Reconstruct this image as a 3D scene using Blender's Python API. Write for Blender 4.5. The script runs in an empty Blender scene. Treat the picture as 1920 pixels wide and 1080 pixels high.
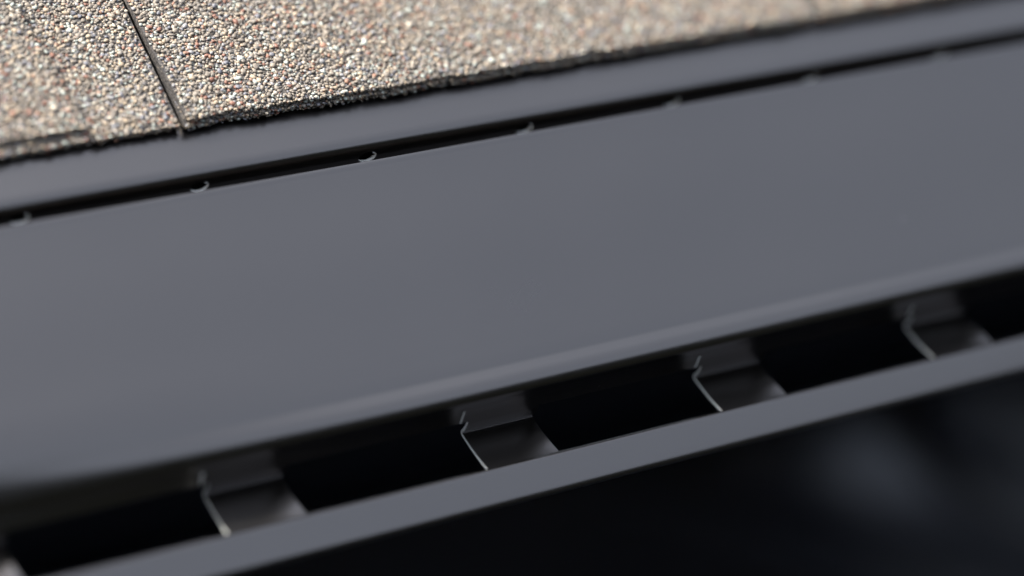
import bpy, bmesh, math, random
import numpy as np
from mathutils import Matrix, Vector
random.seed(5); RS = np.random.RandomState(11)
S = bpy.context.scene
COL = S.collection
R = math.radians

# ------------------------------------------------------------------ camera frame
# profile frame: x along the eave, a = up across the view, b = towards the viewer (mm)
FPX = 4800.0; FOC = 640.0; ELEV = R(35)
XC = np.array([9800 - 960., 540 + 1335., -FPX]); XC /= np.linalg.norm(XC)
NC = np.array([0, 0, 1.]) - XC[2] * XC; NC /= np.linalg.norm(NC)
VC = np.cross(NC, XC)
OC = np.array([(688 - 960) / FPX * FOC, (540 - 295) / FPX * FOC, -FOC])
YW = -(NC * math.cos(ELEV) - VC * math.sin(ELEV))
ZW = VC * math.cos(ELEV) + NC * math.sin(ELEV)
def W(x, a, b):                       # mm in the profile frame -> metres in the world
    o = b * math.cos(ELEV) - a * math.sin(ELEV)
    z = a * math.cos(ELEV) + b * math.sin(ELEV)
    return (x * .001, -o * .001, z * .001)
cam = bpy.data.cameras.new('camera'); co = bpy.data.objects.new('camera', cam); COL.objects.link(co)
cp = -OC
loc = W(float(cp @ XC), float(cp @ VC), float(cp @ NC))
M = Matrix(((XC[0], XC[1], XC[2], loc[0]), (YW[0], YW[1], YW[2], loc[1]), (ZW[0], ZW[1], ZW[2], loc[2]), (0, 0, 0, 1)))
co.matrix_world = M
cam.sensor_width = 36; cam.lens = 90; cam.clip_start = .02; cam.clip_end = 100
cam.dof.use_dof = True; cam.dof.focus_distance = FOC * .001; cam.dof.aperture_fstop = 2.8
S.camera = co
# ------------------------------------------------------------------ light
SUN = Vector((-.50, .42, .80)).normalized()
w = bpy.data.worlds.new('World'); S.world = w; w.use_nodes = True
nt = w.node_tree; bg = nt.nodes['Background']
sk = nt.nodes.new('ShaderNodeTexSky'); sk.sky_type = 'NISHITA'; sk.sun_disc = False
sk.sun_elevation = math.asin(SUN.z); sk.sun_rotation = math.atan2(SUN.x, SUN.y)
sk.dust_density = 3
hs = nt.nodes.new('ShaderNodeHueSaturation'); hs.inputs['Saturation'].default_value = .5   # thin high haze greys the sky
nt.links.new(sk.outputs[0], hs.inputs['Color']); nt.links.new(hs.outputs[0], bg.inputs[0]); bg.inputs[1].default_value = .15
sl = bpy.data.lights.new('sun', 'SUN'); sl.energy = 2.6; sl.angle = R(.55); sl.color = (1, .955, .89)
so = bpy.data.objects.new('sun', sl); COL.objects.link(so); so.rotation_euler = SUN.to_track_quat('Z', 'Y').to_euler()
S.view_settings.view_transform = 'Standard'; S.view_settings.look = 'None'
S.view_settings.exposure = 2.1; S.view_settings.gamma = 1
S.render.resolution_x = 1024; S.render.resolution_y = 576

# ------------------------------------------------------------------ materials
def mat(name):
    m = bpy.data.materials.new(name); m.use_nodes = True
    return m, m.node_tree, m.node_tree.nodes['Principled BSDF']
def N(t, k, **kw):
    n = t.nodes.new(k)
    for a, b in kw.items(): setattr(n, a, b)
    return n
def ramp(t, stops, interp='LINEAR'):
    r = N(t, 'ShaderNodeValToRGB'); cr = r.color_ramp; cr.interpolation = interp
    while len(cr.elements) < len(stops): cr.elements.new(.5)
    for e, (p, c) in zip(cr.elements, stops): e.position = p; e.color = (*c, 1)
    return r
def painted_metal(name, base, rough, metallic, dust=1.0):
    m, t, p = mat(name)
    tc = N(t, 'ShaderNodeTexCoord')
    # fine orange-peel in the paint
    no = N(t, 'ShaderNodeTexNoise'); no.inputs['Scale'].default_value = 900; no.inputs['Detail'].default_value = 3
    t.links.new(tc.outputs['Object'], no.inputs['Vector'])
    n2 = N(t, 'ShaderNodeTexNoise'); n2.inputs['Scale'].default_value = 22; n2.inputs['Detail'].default_value = 4
    t.links.new(tc.outputs['Object'], n2.inputs['Vector'])
    rr = N(t, 'ShaderNodeMapRange'); rr.inputs['To Min'].default_value = rough - .03; rr.inputs['To Max'].default_value = rough + .04
    t.links.new(n2.outputs[0], rr.inputs['Value']); t.links.new(rr.outputs[0], p.inputs['Roughness'])
    # sparse dust specks
    vo = N(t, 'ShaderNodeTexVoronoi'); vo.inputs['Scale'].default_value = 260; vo.inputs['Randomness'].default_value = 1
    t.links.new(tc.outputs['Object'], vo.inputs['Vector'])
    lt = N(t, 'ShaderNodeMath', operation='LESS_THAN'); lt.inputs[1].default_value = .06
    t.links.new(vo.outputs['Distance'], lt.inputs[0])
    sx = N(t, 'ShaderNodeSeparateColor'); t.links.new(vo.outputs['Color'], sx.inputs[0])
    gt = N(t, 'ShaderNodeMath', operation='GREATER_THAN'); gt.inputs[1].default_value = 1 - .03 * dust
    t.links.new(sx.outputs[0], gt.inputs[0])
    mu = N(t, 'ShaderNodeMath', operation='MULTIPLY'); t.links.new(lt.outputs[0], mu.inputs[0]); t.links.new(gt.outputs[0], mu.inputs[1])
    mx = N(t, 'ShaderNodeMix', data_type='RGBA'); mx.inputs['A'].default_value = (*base, 1); mx.inputs['B'].default_value = (.32, .30, .27, 1)
    # faint film left by run-off: streaks down the slope
    mp = N(t, 'ShaderNodeMapping'); mp.inputs['Scale'].default_value = (12, 9, 9); t.links.new(tc.outputs['Object'], mp.inputs['Vector'])
    n3 = N(t, 'ShaderNodeTexNoise'); n3.inputs['Scale'].default_value = 1; n3.inputs['Detail'].default_value = 5; t.links.new(mp.outputs[0], n3.inputs['Vector'])
    fm_ = ramp(t, [(.3, tuple(c * .985 for c in base)), (.7, tuple(c * 1.015 for c in base))]); t.links.new(n3.outputs[0], fm_.inputs[0]); t.links.new(fm_.outputs[0], mx.inputs['A'])
    t.links.new(mu.outputs[0], mx.inputs['Factor']); t.links.new(mx.outputs['Result'], p.inputs['Base Color'])
    bp = N(t, 'ShaderNodeBump'); bp.inputs['Strength'].default_value = .05; bp.inputs['Distance'].default_value = .0002
    t.links.new(no.outputs[0], bp.inputs['Height']); t.links.new(bp.outputs[0], p.inputs['Normal'])
    p.inputs['Metallic'].default_value = metallic
    return m
M_METAL = painted_metal('painted_aluminium', (.114, .107, .102), .28, 1.0)
M_BARE, t, p = mat('bare_cut_metal'); p.inputs['Base Color'].default_value = (.62, .63, .60, 1)
p.inputs['Metallic'].default_value = .25; p.inputs['Roughness'].default_value = .6
no = N(t, 'ShaderNodeTexNoise'); no.inputs['Scale'].default_value = 1500
rr = ramp(t, [(.3, (.70, .73, .68)), (.7, (.92, .93, .90))]); t.links.new(no.outputs[0], rr.inputs[0]); t.links.new(rr.outputs[0], p.inputs['Base Color'])
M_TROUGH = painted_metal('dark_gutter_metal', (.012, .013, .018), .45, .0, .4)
# granules, one colour per stone
M_GRAN, t, p = mat('mineral_granule')
ge = N(t, 'ShaderNodeNewGeometry')
cols = [(.00, (.205, .180, .150)), (.13, (.255, .225, .190)), (.26, (.170, .150, .128)), (.36, (.300, .262, .215)), (.47, (.215, .200, .182)),
        (.56, (.390, .320, .235)), (.635, (.43, .355, .265)), (.68, (.225, .105, .070)), (.735, (.31, .17, .115)), (.765, (.165, .172, .205)),
        (.83, (.280, .285, .305)), (.87, (.34, .385, .365)), (.925, (.50, .56, .53)), (.96, (.56, .51, .43)), (.985, (.09, .085, .085))]
cols = [(q, tuple(v * k for v, k in zip(c, (.655, .62, .565)))) for q, c in cols]
cr = ramp(t, cols, 'CONSTANT'); t.links.new(ge.outputs['Random Per Island'], cr.inputs[0])
no = N(t, 'ShaderNodeTexNoise'); no.inputs['Scale'].default_value = 1800; no.inputs['Detail'].default_value = 4
tc = N(t, 'ShaderNodeTexCoord'); t.links.new(tc.outputs['Object'], no.inputs['Vector'])
mr = N(t, 'ShaderNodeMapRange'); mr.inputs['To Min'].default_value = .75; mr.inputs['To Max'].default_value = 1.2
t.links.new(no.outputs[0], mr.inputs['Value'])
mx = N(t, 'ShaderNodeMix', data_type='RGBA', blend_type='MULTIPLY'); mx.inputs['Factor'].default_value = 1
t.links.new(cr.outputs[0], mx.inputs['A']); t.links.new(mr.outputs[0], mx.inputs['B']); t.links.new(mx.outputs['Result'], p.inputs['Base Color'])
p.inputs['Roughness'].default_value = .62
bp = N(t, 'ShaderNodeBump'); bp.inputs['Strength'].default_value = .35; bp.inputs['Distance'].default_value = .0002
t.links.new(no.outputs[0], bp.inputs['Height']); t.links.new(bp.outputs[0], p.inputs['Normal'])
M_ASPH, t, p = mat('asphalt_mat')
no = N(t, 'ShaderNodeTexNoise'); no.inputs['Scale'].default_value = 1400; no.inputs['Detail'].default_value = 6
tc = N(t, 'ShaderNodeTexCoord'); t.links.new(tc.outputs['Object'], no.inputs['Vector'])
rr = ramp(t, [(.35, (.014, .013, .013)), (.6, (.055, .048, .042)), (.72, (.14, .12, .10))]); t.links.new(no.outputs[0], rr.inputs[0]); t.links.new(rr.outputs[0], p.inputs['Base Color'])
p.inputs['Roughness'].default_value = .7
bp = N(t, 'ShaderNodeBump'); bp.inputs['Strength'].default_value = .8; bp.inputs['Distance'].default_value = .0006
t.links.new(no.outputs[0], bp.inputs['Height']); t.links.new(bp.outputs[0], p.inputs['Normal'])
M_WOOD, t, p = mat('deck_board'); p.inputs['Roughness'].default_value = .8
no = N(t, 'ShaderNodeTexNoise'); no.inputs['Scale'].default_value = 30
rr = ramp(t, [(.3, (.10, .075, .05)), (.7, (.17, .13, .09))]); t.links.new(no.outputs[0], rr.inputs[0]); t.links.new(rr.outputs[0], p.inputs['Base Color'])
M_CLOTH, t, p = mat('black_cloth'); p.inputs['Roughness'].default_value = .40; p.inputs['Specular IOR Level'].default_value = 1.0
no = N(t, 'ShaderNodeTexNoise'); no.inputs['Scale'].default_value = 400
rr = ramp(t, [(.3, (.007, .008, .012)), (.7, (.011, .012, .017))]); t.links.new(no.outputs[0], rr.inputs[0]); t.links.new(rr.outputs[0], p.inputs['Base Color'])
M_FIBRE, t, p = mat('dry_fibre'); p.inputs['Base Color'].default_value = (.3, .23, .14, 1)

# ------------------------------------------------------------------ object helpers
def obj(name, me, m=None, parent=None, label=None, cat=None, group=None, kind=None, mats=None):
    o = bpy.data.objects.new(name, me); COL.objects.link(o)
    if me is not None:
        for k in (mats or ([m] if m else [])): me.materials.append(k)
    if parent: o.parent = parent
    for k, v in (('label', label), ('category', cat), ('group', group), ('kind', kind)):
        if v: o[k] = v
    return o
def meshof(name, vs, fs, smooth=None):
    me = bpy.data.meshes.new(name); me.from_pydata([tuple(v) for v in vs], [], fs)
    bm = bmesh.new(); bm.from_mesh(me); bmesh.ops.recalc_face_normals(bm, faces=bm.faces); bm.to_mesh(me); bm.free()
    if smooth:
        me.polygons.foreach_set('use_smooth', [True] * len(me.polygons)); me.set_sharp_from_angle(angle=R(smooth))
    me.update(); return me
def spline(pts, n=8):                 # Catmull-Rom through (a, b) points
    P = [np.array(p, float) for p in pts]; P = [2 * P[0] - P[1]] + P + [2 * P[-1] - P[-2]]
    out = []
    for i in range(1, len(P) - 2):
        for k in range(n):
            u = k / n
            out.append(.5 * (2 * P[i] + (P[i + 1] - P[i - 1]) * u + (2 * P[i - 1] - 5 * P[i] + 4 * P[i + 1] - P[i + 2]) * u * u + (3 * P[i] - P[i - 1] - 3 * P[i + 1] + P[i + 2]) * u ** 3))
    out.append(P[-2]); return out
def offset(pts, d):                   # to the inner side of the sheet
    out = []
    for i, p in enumerate(pts):
        q = pts[min(i + 1, len(pts) - 1)] - pts[max(i - 1, 0)]; q = q / np.linalg.norm(q)
        out.append(p + d * np.array([-q[1], q[0]]) * 1.0)
    return out
TH = .5
def sheet(pts, x0, x1, xs=None, th=TH, warp=None):   # thick sheet extruded along x
    pts = [np.array(p, float) for p in pts]
    inn = offset(pts, th)
    xs = xs or [x0, x1]
    ring = pts + inn[::-1]; n = len(ring); vs = []; fs = []
    for x in xs:
        for p in ring:
            d = warp(x, p) if warp else 0
            vs.append(W(x, p[0], p[1] + d))
    for j in range(len(xs) - 1):
        for i in range(n):
            k = (i + 1) % n
            fs.append((j * n + i, j * n + k, (j + 1) * n + k, (j + 1) * n + i))
    m = len(pts)
    for j in (0, len(xs) - 1):        # end caps as quads
        for i in range(m - 1):
            fs.append((j * n + i, j * n + i + 1, j * n + n - 2 - i, j * n + n - 1 - i))
    return vs, fs

# ------------------------------------------------------------------ roof and background
X0, X1 = -330, 520
TR = R(30.7)                          # the roof plane leans back by this from the view
FE = np.array([6.7, -4.0])            # lower end of the flat flange
def roof(u, h=0):                     # u mm up the slope from FE, h mm above it
    return np.array([FE[0] + u * math.cos(TR) + h * math.sin(TR), FE[1] - u * math.sin(TR) + h * math.cos(TR)])
def box_roof(u0, u1, h0, h1, x0, x1):
    vs = [W(x, *roof(u, h)) for x in (x0, x1) for u, h in ((u0, h0), (u1, h0), (u1, h1), (u0, h1))]
    return vs, [(0, 1, 2, 3), (4, 5, 6, 7), (0, 1, 5, 4), (1, 2, 6, 5), (2, 3, 7, 6), (3, 0, 4, 7)]
obj('roof_deck', meshof('roof_deck', *box_roof(12, 1300, -13, -1.2, -900, 1500)), M_WOOD,
    label='brown board deck under the stone-coated shingles', cat='roof deck')
M_GROUND, t, p = mat('lawn'); p.inputs['Roughness'].default_value = 1; p.inputs['Specular IOR Level'].default_value = 0
no = N(t, 'ShaderNodeTexNoise'); no.inputs['Scale'].default_value = 3; no.inputs['Detail'].default_value = 8
rr = ramp(t, [(.35, (.006, .0065, .0058)), (.65, (.011, .012, .010))]); t.links.new(no.outputs[0], rr.inputs[0]); t.links.new(rr.outputs[0], p.inputs['Base Color'])
gv = []; gf = []; GN = 60                # unseen ground, with a bank added to block low sky reflections
for j in range(GN + 1):
    for i in range(GN + 1):
        x = -40 + 80 * i / GN; y = -40 + 60 * j / GN
        d_ = max(0, math.hypot(x, min(y, 0)) - 5) if y < 0 else max(0, abs(x) - 5)
        gv.append((x, y, -2.6 + min(.85 * d_, 12.5) * (1 + .12 * math.sin(x * 1.3 + y * .7))))
for j in range(GN):
    for i in range(GN):
        k = j * (GN + 1) + i; gf.append((k, k + 1, k + GN + 2, k + GN + 1))
obj('ground', meshof('ground', gv, gf, 180), M_GROUND, kind='structure')
# black cloth hanging far below
def cloth_mesh():
    nx, ny = 230, 170; vs = []; fs = []
    for j in range(ny):
        for i in range(nx):
            x = -150 + 1100 * i / (nx - 1); y = -150 + 900 * j / (ny - 1)
            z = -385 + 5 * math.sin(x * .017 + y * .011) + 3 * math.sin(y * .031 - x * .013)
            for cx, cy, ang, l, wd, h in FOLDS:
                c, s_ = math.cos(R(ang)), math.sin(R(ang)); dx, dy = x - cx, y - cy
                z += h * math.exp(-((dx * c + dy * s_) / l) ** 2 - ((-dx * s_ + dy * c) / wd) ** 2)
            vs.append((x * .001, y * .001, z * .001))
    for j in range(ny - 1):
        for i in range(nx - 1):
            k = j * nx + i; fs.append((k, k + 1, k + nx + 1, k + nx))
    return meshof('draped_cloth', vs, fs, 180)
FOLDS = [(404, 268, -44, 52, 29, 50), (345, 238, -56, 80, 12, 15), (500, 290, -62, 30, 17, 24), (455, 200, -50, 45, 20, 12),
         (180, 380, -50, 50, 20, 6), (320, 420, -50, 60, 30, 12), (560, 400, -50, 80, 30, 20)]
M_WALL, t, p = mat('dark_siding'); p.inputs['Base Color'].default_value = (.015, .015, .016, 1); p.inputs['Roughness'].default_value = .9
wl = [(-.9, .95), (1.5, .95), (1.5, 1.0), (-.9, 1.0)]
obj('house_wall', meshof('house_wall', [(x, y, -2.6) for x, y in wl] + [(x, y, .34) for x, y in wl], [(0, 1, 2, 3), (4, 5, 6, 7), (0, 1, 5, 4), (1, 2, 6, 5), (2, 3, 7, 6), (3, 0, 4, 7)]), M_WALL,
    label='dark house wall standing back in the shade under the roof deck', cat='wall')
dc = obj('draped_cloth', cloth_mesh(), M_CLOTH, label='out of focus black cloth lying in soft folds below the metal lip', cat='cloth')
sm = dc.modifiers.new('thickness', 'SOLIDIFY'); sm.thickness = .001

# gutter trough behind the openings
gpts = [(-90.4, 18.4), (-89.5, 8), (-88, -12), (-86, -34), (-80, -50), (-60, -56), (-40, -50), (-20, -38)]
def add_sheet(name, pts, m, parent, x0=X0, x1=X1, ang=35, xs=None, th=TH, warp=None, **kw):
    me = meshof(name, *sheet(pts, x0, x1, xs, th, warp), smooth=ang)
    return obj(name, me, m, parent, **kw)
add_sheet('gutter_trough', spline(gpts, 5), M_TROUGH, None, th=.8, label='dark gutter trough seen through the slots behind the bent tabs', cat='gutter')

# ------------------------------------------------------------------ gutter guard
guard = obj('gutter_guard', None, label='long charcoal painted metal gutter guard tucked under the shingle edge', cat='gutter guard')
add_sheet('roof_flange', [roof(70), roof(40), roof(5), roof(0)], M_METAL, guard)
chan = spline([(6.7, -4.0), (5.7, -3.43), (4.7, -3.0), (3.7, -2.82), (2.8, -3.05), (2.0, -3.85), (1.35, -5.0), (.7, -6.2), (.0, -7.6), (-.9, -8.8), (-2.3, -9.0), (-2.9, -7.6), (-2.6, -4.6), (-2.1, -2.0), (-1.6, -.75), (-1.1, -.35), (-.95, .1), (-1.5, .5), (-2.6, .85)], 6)
ch_me = meshof('drain_channel', *sheet(chan, X0, X1), smooth=35)
ch = obj('drain_channel', ch_me, None, None, mats=[M_METAL, M_BARE])
# drain holes punched through the channel wall
HC = np.array([.55, -6.5]); HD = np.array([-.455, -.89]); HN = np.array([-.89, .455])
cutb = bmesh.new()
for k in range(-4, 10):
    cx = 46.05 * k + 3.2; nseg = 28; ra = 2.35
    rings = []
    for h in (-2.2, 1.6):
        rings.append([cutb.verts.new(W(cx + ra * math.cos(2 * math.pi * i / nseg), *(HC + HN * h + HD * ra * .86 * math.sin(2 * math.pi * i / nseg)))) for i in range(nseg)])
    for i in range(nseg):
        cutb.faces.new((rings[0][i], rings[0][(i + 1) % nseg], rings[1][(i + 1) % nseg], rings[1][i]))
    cutb.faces.new(rings[0]); cutb.faces.new(rings[1])
bmesh.ops.recalc_face_normals(cutb, faces=cutb.faces)
for f in cutb.faces: f.material_index = 1
cm = bpy.data.meshes.new('cut'); cutb.to_mesh(cm); cutb.free(); cm.materials.append(M_METAL); cm.materials.append(M_BARE)
cu = bpy.data.objects.new('cut', cm); COL.objects.link(cu)
bo = ch.modifiers.new('b', 'BOOLEAN'); bo.operation = 'DIFFERENCE'; bo.object = cu; bo.solver = 'EXACT'
dg = bpy.context.evaluated_depsgraph_get()
nm = bpy.data.meshes.new_from_object(ch.evaluated_get(dg)); ch.modifiers.clear(); ch.data = nm; nm.name = 'drain_channel'
nm.set_sharp_from_angle(angle=R(35)); ch.parent = guard
bpy.data.objects.remove(cu)
# pale arc added on one side of each hole to stand for its glint
def rim_glint():
    vs = []; fs = []; na, nb = 26, 8
    for i in range(na + 1):
        th = R(-65 + 150 * i / na); rt = .16 * math.sin(math.pi * (i + .6) / (na + 1.2)) ** .5
        for j in range(nb):
            ph = 2 * math.pi * j / nb; r_ = 2.28 + rt * math.cos(ph) * .6; h = .05 + rt * math.sin(ph)
            vs.append(W(r_ * math.cos(th), *(HC + HN * h + HD * r_ * .86 * math.sin(th))))
    for i in range(na):
        for j in range(nb):
            k = (j + 1) % nb; fs.append((i * nb + j, i * nb + k, (i + 1) * nb + k, (i + 1) * nb + j))
    fs += [tuple(range(nb)), tuple(na * nb + j for j in range(nb))]
    return meshof('hole_rim', vs, fs, 60)
rim = None
for k in range(-4, 10):
    if rim is None: rim = o = obj('hole_rim', rim_glint(), M_BARE, ch)
    else: o = rim.copy(); COL.objects.link(o); o.parent = ch
    o.location.x = (46.05 * k + 3.2) * .001
# broad cover sheet and its rolled nose
TF = math.tan(R(20))
c0 = np.array([-2.6, .85]); c1 = np.array([-44.0, 16.02])
face = [c0 + (c1 - c0) * t + np.array([0, .3 * math.sin(math.pi * t) ** 2]) for t in np.linspace(0, 1, 24)]
add_sheet('cover_panel', face, M_METAL, guard)
nose = spline([(-44, 16.02), (-47, 17.1), (-50, 18.2), (-52.5, 19.08), (-54.7, 19.85), (-56.6, 20.4), (-57.6, 20.65), (-58.6, 21.3), (-60.2, 22.4), (-61.8, 23.0), (-63.3, 23.0), (-64.5, 22.45), (-65.4, 20.9), (-65.9, 19.8)], 6)
nose_l = spline([(-44, 16.02), (-46.5, 16.85), (-49, 17.5), (-51.5, 17.98), (-53.8, 18.2), (-55.8, 18.22), (-57.6, 18.1), (-59.4, 17.85), (-61.2, 17.5), (-62.9, 17.1), (-64.4, 16.6), (-65.3, 16.2), (-65.9, 15.8)], 6)
riser = spline([(-65.9, 19.8), (-67.5, 17.4), (-69.4, 15.2)], 3); riser_l = spline([(-65.9, 15.8), (-67.5, 15.6), (-69.4, 15.2)], 3)
def resample(p, n=90):
    p = np.array([np.array(q) for q in p]); d = np.concatenate([[0], np.cumsum(np.linalg.norm(np.diff(p, axis=0), axis=1))]); t = np.linspace(0, d[-1], n)
    return list(np.stack([np.interp(t, d, p[:, 0]), np.interp(t, d, p[:, 1])], -1))
def blended(name, pa, pb):             # the roll is slacker towards the left end
    nvs = []; nfs = []; nxs = list(np.linspace(X0, X1, 160)); pa, pb = resample(pa), resample(pb)
    for x in nxs:
        t_ = min(1, max(0, (x + 140) / 145)); t_ = t_ * t_ * (3 - 2 * t_)
        pr = [q * (1 - t_) + p * t_ for p, q in zip(pa, pb)]; rg = pr + offset(pr, TH)[::-1]
        nvs += [W(x, *p) for p in rg]
    k_ = 2 * len(pa)
    for j in range(len(nxs) - 1):
        for i in range(k_):
            l = (i + 1) % k_; nfs.append((j * k_ + i, j * k_ + l, (j + 1) * k_ + l, (j + 1) * k_ + i))
    return obj(name, meshof(name, nvs, nfs, 40), M_METAL, guard)
blended('rolled_nose', nose, nose_l)
blended('riser', riser, riser_l)
LT = np.array([-81.7, 21.0])
lip = spline([(-81.4, 20.2), (-81.9, 21.0), (-82.6, 21.25), (-83.7, 21.45), (-86, 21.8), (-88.6, 22.15), (-90.2, 22.25), (-91.0, 21.7), (-91.5, 19.3), (-91.2, 17)], 5)
add_sheet('front_lip', lip, M_METAL, guard)
# tabs bridging the riser and the lip
def tab_mesh():
    L = 20.2; TH = .75
    top = [(-69.4, 15.1), (-70.1, 14.3), (-70.9, 13.1), (-71.5, 11.8), (-71.85, 10.8), (-72.0, 10.4), (-72.4, 10.6)]
    prof = spline(top, 4)
    end = np.array(LT) + np.array([.3, -.8]); st = prof[-1]
    n1 = len(prof); K = 12
    for k in range(1, K + 1):
        u = k / K; prof.append(st + (end - st) * u + np.array([-.5, 0]) * math.sin(math.pi * u))
    n = len(prof); nx = 18; vs = []; inn = offset(prof, TH); top_ = []; bot = []
    for i in range(nx + 1):
        s = i / nx
        for j in range(n):
            p, q = prof[j].copy(), inn[j].copy()
            x = s * L
            fr = max(0, (j - n1 + 1) / (n - n1))      # 0 at the fold, 1 at the lip
            if fr > 0:                                 # right margin is raised, shaped to reflect sky as a paler triangle
                k = max(0, s - (1 - .58 * fr ** .8)) / .58
                d = -2.0 * k * math.sin(math.pi * fr ** .65) ** 1.3; x += .78 * d
                p[0] -= d * .82; q[0] -= d * .82; p[1] -= d * .57; q[1] -= d * .57
            fl = 3.2 * max(0, 1 - j / 7) ** 2          # rounded corner at the top of the slot
            top_.append(W(x, *p)); bot.append(W(x, *q))
    vs = top_ + bot; o = len(top_); fs = []; mi = []
    for i in range(nx):
        for j in range(n - 1):
            a = i * n + j; f = (a, a + 1, a + n + 1, a + n)
            fs.append(f); mi.append(0); fs.append(tuple(v + o for v in f)); mi.append(0)
    for j in range(n - 1):
        fs.append((j, j + 1, j + 1 + o, j + o)); mi.append(1)
        a = nx * n + j; fs.append((a, a + 1, a + 1 + o, a + o)); mi.append(1)
    for i in range(nx):
        fs.append((i * n, (i + 1) * n, (i + 1) * n + o, i * n + o)); mi.append(0)
        a = i * n + n - 1; fs.append((a, a + n, a + n + o, a + o)); mi.append(0)
    # stub of the slot's corner left of the tab
    e = len(vs)
    for x in (-2.6, -2.3):
        for a, b in ((-69.3, 15.9), (-66.6, 19.2), (-66.7, 18.7), (-69.4, 15.3)): vs.append(W(x, a, b))
    for f in ((0, 1, 2, 3), (4, 5, 6, 7), (0, 1, 5, 4), (1, 2, 6, 5), (2, 3, 7, 6), (3, 0, 4, 7)): fs.append(tuple(q + e for q in f)); mi.append(1)
    me = bpy.data.meshes.new('bent_tab'); me.from_pydata(vs, [], fs)
    me.polygons.foreach_set('material_index', mi)
    bm = bmesh.new(); bm.from_mesh(me); bmesh.ops.recalc_face_normals(bm, faces=bm.faces); bm.to_mesh(me); bm.free()
    me.polygons.foreach_set('use_smooth', [True] * len(me.polygons)); me.set_sharp_from_angle(angle=R(50)); me.update()
    return me
TABX = 4.9; PITCH = 69.25
t0 = obj('bent_tab', tab_mesh(), None, guard, mats=[M_METAL, M_BARE])
for k in range(-3, 8):
    o = t0 if k == -3 else t0.copy()
    if k != -3: COL.objects.link(o); o.parent = guard
    o.location.x = (TABX + PITCH * k) * .001

# ------------------------------------------------------------------ shingles with real granules
def ico():
    bm = bmesh.new(); bmesh.ops.create_icosphere(bm, subdivisions=1, radius=1)
    v = np.array([p.co[:] for p in bm.verts]); f = np.array([[q.index for q in p.verts] for p in bm.faces]); bm.free(); return v, f
IV, IF = ico()
VAR = [IV * (1 + RS.uniform(-.42, .25, (len(IV), 1))) for _ in range(40)]
def euler_mats(n):
    q = RS.normal(size=(n, 4)); q /= np.linalg.norm(q, axis=1)[:, None]; a, b, c, d = q.T
    return np.stack([np.stack([1 - 2 * (c * c + d * d), 2 * (b * c - a * d), 2 * (b * d + a * c)], -1),
                     np.stack([2 * (b * c + a * d), 1 - 2 * (b * b + d * d), 2 * (c * d - a * b)], -1),
                     np.stack([2 * (b * d - a * c), 2 * (c * d + a * b), 1 - 2 * (b * b + c * c)], -1)], 1)
def Wn(x, a, b):
    return np.stack([x, -(b * math.cos(ELEV) - a * math.sin(ELEV)), a * math.cos(ELEV) + b * math.sin(ELEV)], -1) * .001
def roofn(x, u, h):
    return Wn(x, FE[0] + u * math.cos(TR) + h * math.sin(TR), FE[1] - u * math.sin(TR) + h * math.cos(TR))
def granules(name, c, r, parent):
    n = len(c); k = RS.randint(0, len(VAR), n); base = np.array(VAR)[k]
    sc = np.stack([RS.uniform(.88, 1.2, n), RS.uniform(.75, 1.05, n), RS.uniform(.5, .85, n)], -1) * r[:, None]
    v = np.einsum('nij,nvj->nvi', euler_mats(n), base * sc[:, None, :]) * .001 + c[:, None, :]
    nr = roofn(np.zeros(1), np.zeros(1), np.ones(1))[0] - roofn(np.zeros(1), np.zeros(1), np.zeros(1))[0]; nr /= np.linalg.norm(nr)
    lo_ = v - c[:, None, :]; v = v - .60 * (lo_ @ nr)[..., None] * nr
    nv = len(IV); f = (IF[None] + (np.arange(n) * nv)[:, None, None]).reshape(-1, 3)
    me = bpy.data.meshes.new(name); me.vertices.add(n * nv); me.vertices.foreach_set('co', v.reshape(-1).astype('f4'))
    me.loops.add(f.size); me.loops.foreach_set('vertex_index', f.reshape(-1).astype('i4'))
    me.polygons.add(len(f)); me.polygons.foreach_set('loop_start', np.arange(0, f.size, 3, dtype='i4'))
    me.update(calc_edges=True); me.validate()
    return obj(name, me, M_GRAN, parent, kind='stuff')
def hnoise(x, y, s):                  # cheap smooth noise
    return (np.sin(x * s + 1.3 * np.sin(y * s * .7 + 2)) + np.sin(y * s * 1.27 + 1.7 * np.sin(x * s * .53 + 1) + 4) + np.sin((x + y) * s * .61 + 5)) / 3
def edge_wob(x): return .12 * hnoise(x, x * .9, 3.1) + .42 * hnoise(x, x * .3, .35) + .28 * hnoise(x, x * 1.7, 1.3)
JS = math.tan(R(0))                   # joints run straight up the slope
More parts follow.
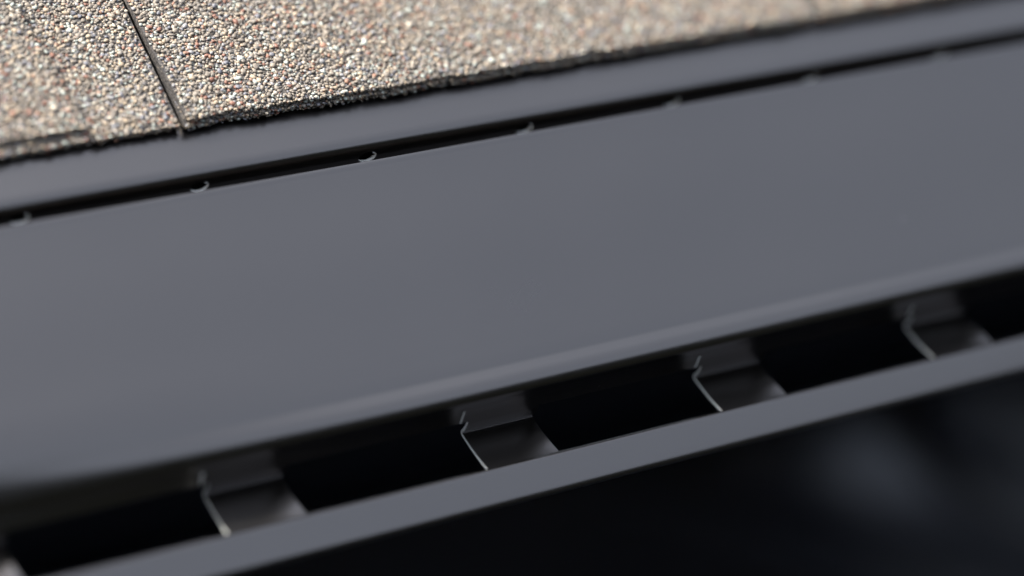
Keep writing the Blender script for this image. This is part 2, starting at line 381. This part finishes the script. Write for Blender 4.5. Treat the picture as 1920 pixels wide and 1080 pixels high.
def layer(name, parent, x0, x1, u0, u1, h0, h1, gran_x=(-150, 330), gu=95, skewl=0., skewr=0., wear=.65):
    """asphalt slab with a ragged lower edge, coated with granules"""
    xs = np.arange(x0, x1 + .01, 1.2); vs = []; fs = []
    us = [0, .6, 3, 12, 40, u1 - u0]
    for x in xs:
        t = (x - x0) / (x1 - x0)
        for u in us:
            e = float(edge_wob(x)) * max(0, 1 - u / 6)
            uu = u0 + u + e; xx = x + (skewl * (1 - t) + skewr * t) * u
            top = h1 - (.25 if u == 0 else 0) + .12 * float(hnoise(x, u, .5))
            vs += [W(xx, *roof(uu, top)), W(xx, *roof(uu + (.15 if u == 0 else 0), h0))]
    m = len(us) * 2
    for i in range(len(xs) - 1):
        for j in range(len(us) - 1):
            a = i * m + 2 * j; b = a + m
            fs += [(a, a + 2, b + 2, b), (a + 1, b + 1, b + 3, a + 3)]
        a = i * m; fs += [(a, a + m, a + m + 1, a + 1)]
        a = i * m + m - 2; fs += [(a, a + 1, a + m + 1, a + m)]
    for i in (0, len(xs) - 1):
        for j in range(len(us) - 1):
            a = i * m + 2 * j; fs.append((a, a + 1, a + 3, a + 2))
    slab = obj(name, meshof(name, vs, fs), M_ASPH, parent)
    # top granules: a bed of small ones, then larger ones over it
    gx0, gx1 = max(x0, gran_x[0]), min(x1, gran_x[1])
    C = []; Rr = []
    for sp, r0, r1, lift, keep in ((.78, .40, .60, .04, 1), (1.12, .55, .84, .20, .96), (2.3, .80, 1.12, .28, .72)):
        gx, gu_ = np.meshgrid(np.arange(gx0, gx1, sp), np.arange(.1, gu, sp)); gx = gx.ravel(); gu_ = gu_.ravel()
        m_ = RS.rand(len(gx)) < keep; gx = gx[m_]; gu_ = gu_[m_]; n = len(gx)
        gx = gx + RS.uniform(-.5, .5, n) * sp; gu_ = gu_ + RS.uniform(-.5, .5, n) * sp
        t = (gx - x0) / (x1 - x0)
        ok = (gx > x0 + .3) & (gx < x1 - .3) & (gu_ > .1)
        # sparse wear close to the side joints
        ed = np.minimum(gx - x0, x1 - gx); ok &= RS.rand(n) < np.clip(1 - wear + ed / 2.2, 0, 1)
        gx, gu_, t = gx[ok], gu_[ok], t[ok]; n = len(gx)
        uu = u0 + gu_ + edge_wob(gx) * np.clip(1 - gu_ / 6, 0, 1); xx = gx + (skewl * (1 - t) + skewr * t) * gu_
        r = RS.uniform(r0, r1, n)
        hh = h1 + lift * .8 + .12 * hnoise(gx, gu_, .5) + RS.uniform(-.07, .09, n) - .5 * np.clip(1 - gu_ / 1.2, 0, 1) ** 2
        C.append(roofn(xx, uu, hh)); Rr.append(r)
    # cut edge: small dusty stones stuck along it
    n = int((gx1 - gx0) * 6); gx = RS.uniform(gx0 + .2, gx1 - .2, n); hh = h0 + .25 + (h1 - h0) * RS.uniform(0, 1, n) ** .8
    C.append(roofn(gx, u0 + edge_wob(gx) + RS.uniform(-.45, .1, n), hh)); Rr.append(RS.uniform(.30, .72, n))
    if wear == 0:                          # stones spilling over the side of the raised layer
        n = int(gu * 2.6); gu_ = RS.uniform(0, gu, n); hh = h0 - .2 + (h1 - h0 + .2) * RS.uniform(0, 1, n)
        C.append(roofn(x1 + skewr * gu_ + RS.uniform(-.2, .9, n), u0 + gu_, hh)); Rr.append(RS.uniform(.4, .8, n))
    granules('granules', np.concatenate(C), np.concatenate(Rr), slab)
    return slab
SH0 = 9.9                             # slope distance from the flange end to the shingle edge
def shingle(x0, x1, label, overlays, d0=0., oh=0., bl=0., br=0.):
    s = obj('asphalt_shingle', None, label=label, cat='shingle', group='laminated shingles along the eave')
    layer('base_layer', s, x0, x1, SH0 + d0, 190, .5, 2.35, skewl=bl, skewr=br)
    for (a, b, dd, sl, sr, we) in overlays:
        layer('overlay_layer', s, a, b, SH0 + d0 + dd, 180, 2.4, 3.9 + oh, skewl=sl, skewr=sr, wear=we)
    return s
JX = -44.2
shingle(-300, JX, 'leftmost brown granule shingle with a raised layer, left of the dark joint', [(-300, -67.5, 3.0, 0, -.10, 0)], 0., 0., -.035)
shingle(JX + 1.2, 148, 'middle and longest brown granule shingle, between the two joints', [(JX + 1.7, 147.6, .9, -.035, 0, .65)], -.3, -.035, 0.)
shingle(149, 380, 'blurred far right brown granule shingle beyond the second joint', [(149.4, 379, 1.0, 0, 0, .65)], -.2)
# dry fibre caught in the joint
fb = bpy.data.curves.new('dry_fibre', 'CURVE'); fb.dimensions = '3D'; fb.bevel_depth = .000035; fb.bevel_resolution = 2
for pts in (((-46.6, 10.5, 3.6), (-44.2, 8.8, 3.4), (-42.8, 8.3, 2.2), (-41.2, 9.0, 3.2)), ((-46.0, 12.5, 4.4), (-44.0, 9.4, 3.0), (-44.6, 7.8, 1.2))):
    sp = fb.splines.new('NURBS'); sp.points.add(3 if len(pts) == 4 else 2); sp.use_endpoint_u = True; sp.order_u = 3
    for q, (x, u, h) in zip(sp.points, pts): q.co = (*W(x, *roof(u, h)), 1)
tmp = bpy.data.objects.new('tmp', fb); COL.objects.link(tmp)
fm = bpy.data.meshes.new_from_object(tmp.evaluated_get(bpy.context.evaluated_depsgraph_get())); bpy.data.objects.remove(tmp)
fo = obj('dry_fibre', fm, M_FIBRE, label='thin dry fibre sticking out of the joint between shingles', cat='fibre')
